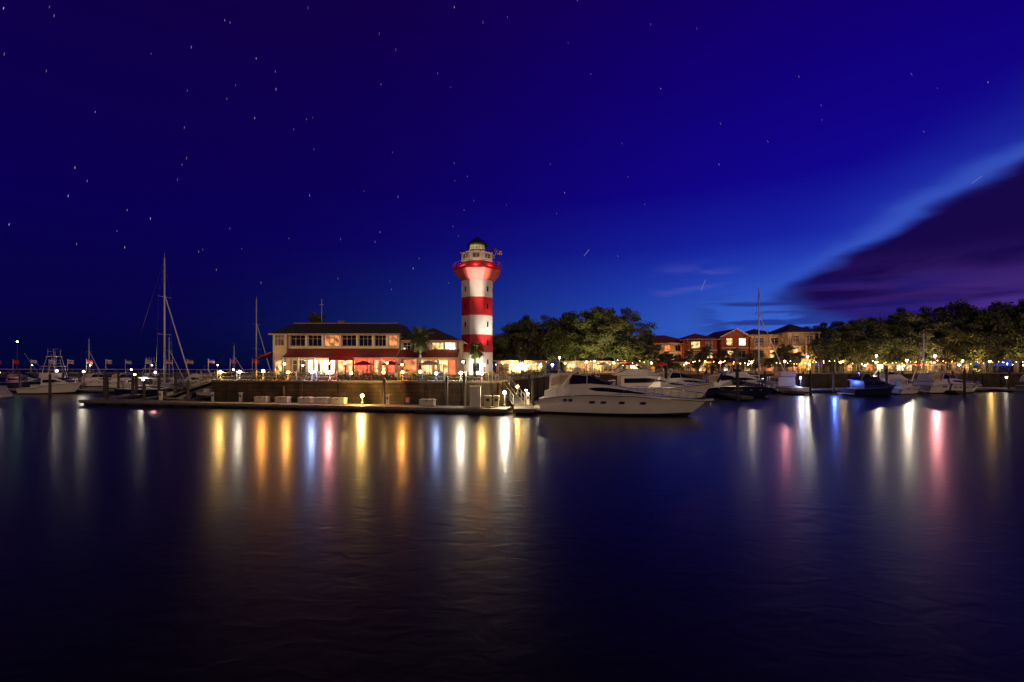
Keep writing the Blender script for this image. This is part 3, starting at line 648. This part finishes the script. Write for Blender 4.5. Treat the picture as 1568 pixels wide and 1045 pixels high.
def express_yacht(name,loc,rot,L=14.7,B=4.3,hm=WHITE,top=CANVAS,sc=1):
    m=MB(); sh=[(0,1.45),(.12,1.75),(.3,1.95),(.6,1.90),(.85,1.62),(1,1.42)]
    half=hullmesh(m,L,B,sh,hm)
    m.box((-.55,0,.42),(1.3,B*.8,.14),DECK); m.box((-.55,0,.3),(1.2,B*.7,.1),BOTTOM)
    st=[(2.6,1.85,1.62,1.85,2.75),(4.6,1.88,1.6,1.9,2.85),(6.3,1.75,1.35,1.9,2.72),(8.2,1.45,1.0,1.86,2.38),(10.0,1.05,.65,1.78,2.05),(11.4,.6,.3,1.7,1.8)]
    cabin(m,st,hm,hm); strip(m,st,4.6,9.6,.28,.72,DARKGL,oval=True)
    co=[(.5,1.95,1.85,1.5,2.15),(1.6,1.98,1.85,1.7,2.45),(2.7,1.98,1.8,1.85,2.75)]
    cabin(m,co,hm,hm)
    ws=[(2.7,1.62,1.3,2.75,3.72),(4.4,1.6,1.25,2.85,3.55),(5.4,1.5,1.15,2.84,3.15),(6.5,1.3,1.2,2.70,2.76)]
    cabin(m,ws,DARKGL,top,segmats={1:DARKGL,2:DARKGL}); 
    for x,z in ((2.75,3.74),(4.4,3.57)): m.beam((x,-1.27,z),(x,1.27,z),.05,hm)
    for s in (-1,1):
        m.beam((4.4,s*1.28,3.57),(6.5,s*1.28,2.8),.05,STEEL); m.beam((2.75,s*1.32,3.74),(4.4,s*1.28,3.57),.05,hm); m.beam((4.4,s*1.6,2.85),(4.4,s*1.28,3.57),.04,hm)
    en=[(.9,1.72,1.35,2.3,3.55),(1.8,1.75,1.35,2.5,3.82),(2.8,1.72,1.32,2.74,3.82)]
    cabin(m,en,CREAM,CREAM); strip(m,en,1.1,1.75,.2,.78,PLASTER2); strip(m,en,1.9,2.65,.2,.8,PLASTER2)
    for s in (-1,1): m.beam((2.2,s*1.9,2.5),(3.2,s*1.45,4.0),.16,hm,.12,n=6)
    m.box((3.3,0,4.0),(.55,3.0,.12),hm); m.lathe((3.3,0,4.06),[(.3,0,hm),(.32,.12,hm),(.2,.22,hm),(.01,.24,hm)],12)
    m.beam((3.2,.9,4.05),(2.9,.9,5.3),.02,hm); 
    for x in (5.0,6.0,7.6,9.4):
        for s in (-1,1):
            y=s*half(x/L)*.955
            m.box((x,y,1.22),(.42,.12,.16),DARKGL,-s*0.0)
    for s in (-1,1):
        for x in (2.5,3.0): m.box((x,s*half(x/L)*.985,1.35),(.3,.06,.22),BOTTOM)
    rail(m,half,L,sh,.5,.985,.62)
    m.beam((L-.2,0,1.44),(L+.55,0,1.52),.09,hm); m.beam((L+.45,0,1.45),(L+.35,0,1.0),.05,STEEL)
    o=m.build(name,None,loc,rot); o.scale=(sc,sc,sc); return o
def flybridge_yacht(name,loc,rot,L=14,B=4.3,sc=1,hm=WHITE):
    m=MB(); sh=[(0,1.5),(.3,1.6),(.6,1.8),(1,2.3)]
    half=hullmesh(m,L,B,sh,hm); m.box((-.5,0,.4),(1.1,B*.8,.14),DECK)
    st=[(2.2,1.9,1.7,1.55,3.15),(5.5,1.85,1.65,1.65,3.2),(7.2,1.7,1.4,1.7,3.1),(9.2,1.3,.9,1.85,2.35),(11.2,.6,.4,1.95,2.08)]
    cabin(m,st,hm,hm,segmats={2:DARKGL}); strip(m,st,2.6,8.2,.42,.8,DARKGL,tf=.45)
    strip(m,st,8.4,10.4,.3,.7,DARKGL,oval=True)
    fb=[(1.4,1.75,1.75,3.2,3.34),(3.2,1.75,1.7,3.2,4.0),(5.6,1.65,1.4,3.2,4.0),(7.3,1.1,.7,3.18,3.25)]
    cabin(m,fb,hm,hm); m.face([(5.0,-1.3,4.0),(4.5,-1.2,4.5),(4.5,1.2,4.5),(5.0,1.3,4.0)],DARKGL)
    for s in (-1,1):
        m.beam((1.6,s*1.6,3.3),(2.6,s*1.4,4.9),.13,hm,.1); m.beam((4.2,s*1.4,4.0),(3.9,s*1.35,5.0),.05,STEEL)
    m.box((3.1,0,5.02),(3.0,3.0,.1),CANVAS); m.lathe((2.4,0,5.07),[(.3,0,hm),(.3,.2,hm),(.01,.26,hm)],10)
    m.beam((1.8,1,5),(1.5,1,6.6),.02,hm)
    rail(m,half,L,sh,.5,.985,.7)
    o=m.build(name,None,loc,rot); o.scale=(sc,sc,sc); return o
def sport_fisher(name,loc,rot,L=12,B=4,sc=1,tower=True):
    m=MB(); sh=[(0,1.1),(.35,1.25),(.45,1.6),(1,2.2)]
    half=hullmesh(m,L,B,sh,WHITE)
    st=[(4,1.6,1.5,1.3,3.0),(6.5,1.55,1.4,1.5,3.0),(8.2,1.2,.8,1.7,2.1),(9.4,.6,.4,1.8,1.9)]
    cabin(m,st,WHITE,WHITE,segmats={1:DARKGL}); strip(m,st,4.3,7.3,.45,.8,DARKGL,tf=.4)
    fb=[(3.6,1.45,1.4,3.05,3.9),(5.6,1.35,1.1,3.05,3.9),(6.2,1.0,.8,3.05,3.1)]; cabin(m,fb,WHITE,DECK)
    if tower:
        for s in (-1,1):
            for x0,x1 in ((3.8,4.4),(6.2,5.6)):
                m.beam((x0,s*1.35,3.1),(x1,s*.75,7.0),.045,ALU)
            m.beam((4.1,s*1.15,5.1),(5.9,s*1.1,5.1),.04,ALU); m.beam((1.5+2.6,s*1.5,3),(2.2,s*2.6,7.5),.02,ALU)
            m.beam((4.4,s*.7,7.9),(5.6,s*.7,7.9),.03,ALU)
        m.box((5,0,5.15),(2.4,2.6,.08),WHITE); m.box((5,0,7.0),(1.5,1.7,.1),WHITE); m.box((5,0,8.4),(1.3,1.5,.07),CANVAS)
        for x in (4.5,5.5):
            for s in (-.7,.7): m.beam((x,s,7),(x,s,8.4),.035,ALU)
    rail(m,half,L,sh,.6,.98,.6)
    o=m.build(name,None,loc,rot); o.scale=(sc,sc,sc); return o
def sailboat(name,loc,rot,L=12,B=3.6,mh=17,hm=WHITE,furl=CANVAS,stay=True):
    m=MB(); sh=[(0,1.15),(.5,1.05),(1,1.35)]
    half=hullmesh(m,L,B,sh,hm,rake=1.9,transom=.7)
    st=[(2.8,1.2,1.05,1.1,1.6),(6.5,1.15,.95,1.1,1.7),(8.8,.7,.5,1.12,1.3)]; cabin(m,st,WHITE,DECK); strip(m,st,3.4,7.8,.35,.75,DARKGL,tf=.2)
    mx=6.8; m.beam((mx,0,1.5),(mx,0,mh),.13,ALU,.1,n=8)
    m.beam((mx,0,2.6),(1.8,0,2.75),.09,ALU); m.beam((mx-.2,0,2.85),(2.1,0,2.95),.2,furl,.12,n=8)
    for z in (mh*.45,mh*.72):
        m.beam((mx,-1.1,z),(mx,1.1,z),.035,ALU)
    for s in (-1,1):
        pts=[(mx,s*1.6,1.1),(mx,s*1.1,mh*.45),(mx,s*1.0,mh*.72),(mx,0,mh*.97)]
        for a,b in zip(pts,pts[1:]): m.beam(a,b,.018,STEEL,n=4)
    if stay:
        m.beam((mx,0,mh*.74),(L-.2,0,1.4),.06,TRIM,.09,n=6); m.beam((mx,0,mh),(.1,0,1.2),.018,STEEL,n=4)
    m.beam((mx,0,mh),(mx,0,mh+.7),.015,ALU); rail(m,half,L,sh,.05,.98,.6)
    m.box((1.6,0,2.9),(2.2,2.2,.06),furl)
    for s in (-1,1):
        for x in (.6,2.6): m.beam((1.6,s*1.1,1.1),(x,s*1.1,2.9),.025,STEEL,n=4)
    return m.build(name,None,loc,rot)
def rt(a,b): return math.atan2(b[1]-a[1],b[0]-a[0])
express_yacht('motor_yacht',(3.1,44.4,0),rt((3.1,44.4),(16.6,40.2)))
flybridge_yacht('motor_yacht',(12,60.5,0),-.09,L=14.2)
express_yacht('motor_yacht',(20.5,68,0),-.05,L=14,sc=.95)
express_yacht('cabin_cruiser',(27.5,66.5,0),-.06,L=12.5,hm=NAVY,sc=.85)
flybridge_yacht('cabin_cruiser',(35,78.5,0),.1,L=12,sc=.85)
sport_fisher('sport_fishing_boat',(45,70.5,0),math.pi*.52,L=11,tower=False,sc=.9)
flybridge_yacht('cabin_cruiser',(50.5,68.5,0),.1,L=11.5,sc=.7,hm=NAVY)
express_yacht('cabin_cruiser',(59.5,71,0),.4,L=12,sc=.6)
flybridge_yacht('cabin_cruiser',(61,77,0),.1,L=12.5,sc=.75)
express_yacht('cabin_cruiser',(66.5,74,0),.1,L=12.5,sc=.85)
express_yacht('cabin_cruiser',(86.5,76.5,0),.3,L=12,sc=.75,hm=NAVY)
express_yacht('cabin_cruiser',(84,67,0),.1,L=11,sc=.5,hm=NAVY)
flybridge_yacht('cabin_cruiser',(6,74,0),1.2,L=12,sc=.8)
sport_fisher('sport_fishing_boat',(11,80,0),.15,L=11,tower=True,sc=.7)
sailboat('sailboat',(39.5,84.6,0),.1,L=13,mh=19.2)
sailboat('sailboat',(85,85,0),2.9,L=9,mh=10.6)
sport_fisher('sport_fishing_boat',(-77.5,72.5,0),.08,L=10,sc=.85)
express_yacht('cabin_cruiser',(-70,63,0),math.pi+.15,L=11,sc=.45)
flybridge_yacht('cabin_cruiser',(-103,92,0),.2,L=12,sc=.7,hm=NAVY)
sport_fisher('sport_fishing_boat',(-92,88,0),.1,L=11,sc=.7)
express_yacht('cabin_cruiser',(-79,90,0),.1,L=12,sc=.75)
sport_fisher('sport_fishing_boat',(-68,86,0),3.0,L=11,sc=.65,tower=False)
sport_fisher('sport_fishing_boat',(-73,96,0),3.0,L=11,sc=.75)
flybridge_yacht('cabin_cruiser',(-62,94,0),2.9,L=12,sc=.7)
express_yacht('cabin_cruiser',(-92,98,0),.2,L=12,sc=.7)
sailboat('sailboat',(-56.9,66.5,0),-.12,L=11.5,mh=20.0,hm=NAVY)
sailboat('sailboat',(-55.8,88,0),-.1,L=10.5,mh=17.2,stay=True)
sailboat('sailboat',(-86,104,0),.2,L=10,mh=11)
sailboat('sailboat',(-70,102,0),.3,L=10,mh=9)
sailboat('sailboat',(-112,112,0),.2,L=10,mh=11)
def dinghy(x,y,rot):
    m=MB(); sh=[(0,.5),(1,.65)]; hullmesh(m,4.2,1.6,sh,WHITE,rake=.5); m.box((1.6,0,.8),(.5,.5,.6),TRIM); m.box((-.15,0,.6),(.35,.35,.9),BLACK)
    m.build('dinghy',None,(x,y,0),rot)
dinghy(-46,59.5,-.2); dinghy(-41,58.5,2.9); dinghy(-43,66,2.9)
point('boat_courtesy_light',(50,70.5,1.9),(.1,.2,1),450,.15)

for x,y,z,k,P in [(-76,76,3.6,'w',260),(-71.5,76,3.5,'w',160),(-103,84,4,'p',900),(-58,74,3.4,'p',200),(-53.5,66,2.5,'w',80),(-88,78,3.3,'w',80),(-96,82,3.4,'y',0),(-63,76,3.0,'y',0),(-82,98,3.6,'w',0),(-60,98,3.6,'w',60)]:
    lamp(x,y,.5,z,k,P,.13,name='dock_lamp')
for x,y,z,k,P in [(34,75.5,2.4,'w',50),(48.5,76.5,2.4,'b',900),(62,78.5,2.6,'w',60),(75,79.5,2.4,'w',60),(88,81,2.4,'w',60),(101,82,2.4,'y',60),(20,73.5,2.2,'y',50)]:
    lamp(x,y,.55,z,k,P,.13,name='dock_lamp')
lamp(-100,92,.5,9.3,'g',0,.12,name='harbour_light')

# breakwater with flags
bw=MB(); a=Vector((-52,118)); b=Vector((-175,142)); L=(b-a).length; rot=math.atan2(b.y-a.y,b.x-a.x)
bw.box((L/2,0,2.35),(L,3,.4),PLANK); bw.box((L/2,1.4,1.6),(L,.15,1.2),FLOAT)
k=0
while k<L:
    for s in (-1.3,1.3): bw.beam((k,s,-2),(k,s,3.3),.17,PILE,n=6)
    k+=4
for s in (-1.4,1.4): bw.box((L/2,s,3.4),(L,.08,.08),TRIM)
bw.build('breakwater_pier',None,(a.x,a.y,0),rot)
flagm=[REDP,BLUEP,YELL,TRIM,REDP]
for i in range(17):
    t=.03+i*.055; p=a+(b-a)*t; m=MB(); h=3.8
    m.beam((0,0,0),(0,0,h),.06,TRIM); rr=random.Random(i)
    c=[rr.choice(flagm) for _ in range(3)]
    for j in range(3):
        z=h-.15-j*.36
        for q in range(4): m.face([(.06+q*.42,.06*math.sin(q*1.7),z-q*.05),(.06+(q+1)*.42,.06*math.sin((q+1)*1.7),z-(q+1)*.05),(.06+(q+1)*.42,.06*math.sin((q+1)*1.7),z-.36-(q+1)*.05),(.06+q*.42,.06*math.sin(q*1.7),z-.36-q*.05)],c[j])
    m.build('flag_pole',None,(p.x,p.y,2.55),0)
for i in range(6):
    t=.05+i*.17; p=a+(b-a)*t; lamp(p.x,p.y-1,2.55,4.6,'w',320 if i%2 else 0,.12,name='pier_lamp')

# ------------------------------------------------------------------ stars (trailed by the long exposure)
STAR=[bulbmat('starlight_'+str(i),(.7,.75,1),e) for i,e in enumerate((.10,.2,.5))]
st=MB(); rs=random.Random(42); RD=3800
for i in range(300):
    az=math.radians(rs.uniform(-62,62)); el=math.radians(rs.uniform(9,52))
    if az>math.radians(24) and el<math.radians(20): continue
    if az>math.radians(0) and rs.random()<.5: continue
    d=Vector((math.sin(az)*math.cos(el),math.cos(az)*math.cos(el),math.sin(el)))
    rt_=d.cross(Vector((0,0,1))).normalized(); up=rt_.cross(d)
    tilt=math.radians(8+az*20); u=(up*math.cos(tilt)-rt_*math.sin(tilt))
    v=u.cross(d).normalized(); L=rs.uniform(3.5,8); w=rs.uniform(.6,1.2); c=d*RD
    st.face([c-u*L-v*w,c-u*L+v*w,c+u*L+v*w,c+u*L-v*w],STAR[rs.choice([0,0,0,1,1,2])])
for az,el,L,tl in ((9.3,13.8,32,40),(22.8,9.3,45,22),(45.6,16.0,25,55)):
    az=math.radians(az);el=math.radians(el); d=Vector((math.sin(az)*math.cos(el),math.cos(az)*math.cos(el),math.sin(el)))
    rt_=d.cross(Vector((0,0,1))).normalized(); up=rt_.cross(d); t=math.radians(tl); u=up*math.cos(t)+rt_*math.sin(t); v=u.cross(d).normalized(); c=d*RD
    st.face([c-u*L-v*1.4,c-u*L+v*1.4,c+u*L+v*1.4,c+u*L-v*1.4],STAR[1])
st.build('star_trails')

# ------------------------------------------------------------------ world
w=bpy.data.worlds.new('World'); scene.world=w; w.use_nodes=True; nt=w.node_tree; N=nt.nodes; Lk=nt.links
bg=N['Background']
tc=N.new('ShaderNodeTexCoord'); sp=N.new('ShaderNodeSeparateXYZ'); Lk.new(tc.outputs['Generated'],sp.inputs[0])
def M(op,a,b=None,c=None,clamp=False):
    n=N.new('ShaderNodeMath'); n.operation=op; n.use_clamp=clamp
    for i,v in enumerate((a,b,c)):
        if v is None: continue
        if isinstance(v,(int,float)): n.inputs[i].default_value=v
        else: Lk.new(v,n.inputs[i])
    return n.outputs[0]
def MR(v,a,b,c=0,d=1,smooth=True):
    n=N.new('ShaderNodeMapRange'); n.interpolation_type='SMOOTHSTEP' if smooth else 'LINEAR'
    Lk.new(v,n.inputs['Value'])
    for k,x in (('From Min',a),('From Max',b),('To Min',c),('To Max',d)): n.inputs[k].default_value=x
    return n.outputs['Result']
def RAMP(v,stops):
    n=N.new('ShaderNodeValToRGB'); cr=n.color_ramp
    while len(cr.elements)<len(stops): cr.elements.new(.5)
    for e,(p,c) in zip(cr.elements,stops): e.position=p; e.color=s2l(c)+(1,)
    Lk.new(v,n.inputs['Fac']); return n.outputs['Color']
def MIX(f,a,b,mode='MIX'):
    n=N.new('ShaderNodeMix'); n.data_type='RGBA'; n.blend_type=mode
    if isinstance(f,(int,float)): n.inputs[0].default_value=f
    else: Lk.new(f,n.inputs[0])
    for i,v in ((6,a),(7,b)):
        if isinstance(v,tuple): n.inputs[i].default_value=s2l(v)+(1,)
        else: Lk.new(v,n.inputs[i])
    return n.outputs[2]
X,Y,Z=sp.outputs
DEG=180/math.pi
el=M('MULTIPLY',M('ARCSINE',Z),DEG); az=M('MULTIPLY',M('ARCTAN2',X,Y),DEG)
def G(v,c,s):
    q=M('DIVIDE',M('SUBTRACT',v,c),s); return M('POWER',2.718,M('MULTIPLY',-1,M('MULTIPLY',q,q)))
e01=M('DIVIDE',el,60,clamp=True)
left=RAMP(e01,[(0,(3,6,44)),(.08,(7,4,66)),(.25,(10,0,80)),(.5,(14,0,72)),(.8,(19,0,52)),(1,(14,0,30))])
right=RAMP(e01,[(0,(36,72,170)),(.07,(46,90,198)),(.15,(34,64,186)),(.23,(22,32,162)),(.33,(17,6,140)),(.5,(17,0,118)),(.7,(20,0,92)),(1,(12,0,45))])
hl=M('SQRT',M('ADD',M('MULTIPLY',X,X),M('MULTIPLY',Y,Y)))
dt=M('DIVIDE',M('ADD',M('MULTIPLY',X,math.sin(math.radians(40))),M('MULTIPLY',Y,math.cos(math.radians(40)))),M('MAXIMUM',hl,.001))
f=M('POWER',M('MAXIMUM',dt,0),3.4)
sky0=MIX(f,left,right)
glow=M('MULTIPLY',G(az,31,10),G(el,5,4.5))
sky=MIX(M('MULTIPLY',glow,.6),sky0,(60,104,208))
def NOI(sx,sy,sz,sc,det=5,off=0,dist=0):
    mp=N.new('ShaderNodeMapping'); mp.inputs['Scale'].default_value=(sx,sy,sz); mp.inputs['Location'].default_value=(off,off,off)
    Lk.new(tc.outputs['Generated'],mp.inputs['Vector']); n=N.new('ShaderNodeTexNoise'); n.inputs['Scale'].default_value=sc; n.inputs['Detail'].default_value=det; n.inputs['Distortion'].default_value=dist
    Lk.new(mp.outputs[0],n.inputs['Vector']); return n.outputs['Fac']
n1=NOI(1,1,3,5,7); n2=NOI(1,1,9,3,6,3.1,.6); n3=NOI(1,1,5,7,6,7.7,.5); n4=NOI(1,1,7,6,6,1.3,.4)
upe=M('ADD',MR(az,28,52,7.6,18.4,False),M('MULTIPLY',M('SUBTRACT',n1,.5),4.0))
lowe=M('ADD',MR(az,28,43,7.4,.2,False),M('MULTIPLY',M('SUBTRACT',n4,.5),7))
above=M('SUBTRACT',el,upe)
rim=M('MULTIPLY',G(above,.5,1.15),MR(az,27,40))
halo=M('MULTIPLY',G(above,1.4,3.4),MR(az,26,42))
rimc=MIX(M('MULTIPLY',rim,.42),MIX(M('MULTIPLY',halo,.3),sky,(42,66,186)),(70,108,210))
cm=M('MULTIPLY',M('MULTIPLY',MR(above,.6,-1.1),MR(M('SUBTRACT',el,lowe),-.8,1.8)),MR(az,27,34))
ccol=MIX(MR(n2,.42,.66),(28,10,78),(72,44,130))
ccol2=MIX(MR(el,4,12),ccol,(22,7,70))
s1=MIX(cm,rimc,ccol2)
stk=M('MULTIPLY',M('MULTIPLY',MR(n4,.49,.60),MR(az,20,27)),M('MULTIPLY',MR(el,9.5,7.5),MR(az,48,40)))
s2=MIX(M('MULTIPLY',stk,.7),s1,(28,24,108))
wsp=M('MULTIPLY',M('MULTIPLY',MR(n3,.46,.62),M('MULTIPLY',MR(az,16,20),MR(az,28,23))),M('MULTIPLY',MR(el,6.0,8.0),MR(el,12.5,10)))
s3=MIX(M('MULTIPLY',wsp,.4),s2,(90,88,184))
hz=M('MULTIPLY',MR(el,2.2,.2),MR(az,30,10))
s3b=MIX(M('MULTIPLY',hz,.25),s3,(6,10,50))
below=MR(el,-.5,-4)
s4=MIX(below,s3b,(3,4,20))
Lk.new(s4,bg.inputs['Color']); bg.inputs['Strength'].default_value=1.0

sl_=bpy.data.lights.new('quay_fill_sun','SUN'); sl_.energy=.55; sl_.angle=math.radians(.5); sl_.color=(1,.72,.44)  # added warm fill from behind the camera, in place of off-frame quay lamps
so=bpy.data.objects.new('quay_fill_sun',sl_); scene.collection.objects.link(so)
so.rotation_euler=Vector((-.35,1,-.38)).to_track_quat('-Z','Y').to_euler()

# ------------------------------------------------------------------ camera
cam=bpy.data.cameras.new('camera'); cam.lens=16; cam.sensor_width=36; cam.clip_end=12000; cam.clip_start=.1
cam.shift_y=37.5/1568
co=bpy.data.objects.new('camera',cam); scene.collection.objects.link(co); co.location=(0,0,4.5); co.rotation_euler=(math.pi/2,0,0)
scene.camera=co
scene.view_settings.view_transform='Standard'; scene.view_settings.look='None'; scene.view_settings.exposure=0
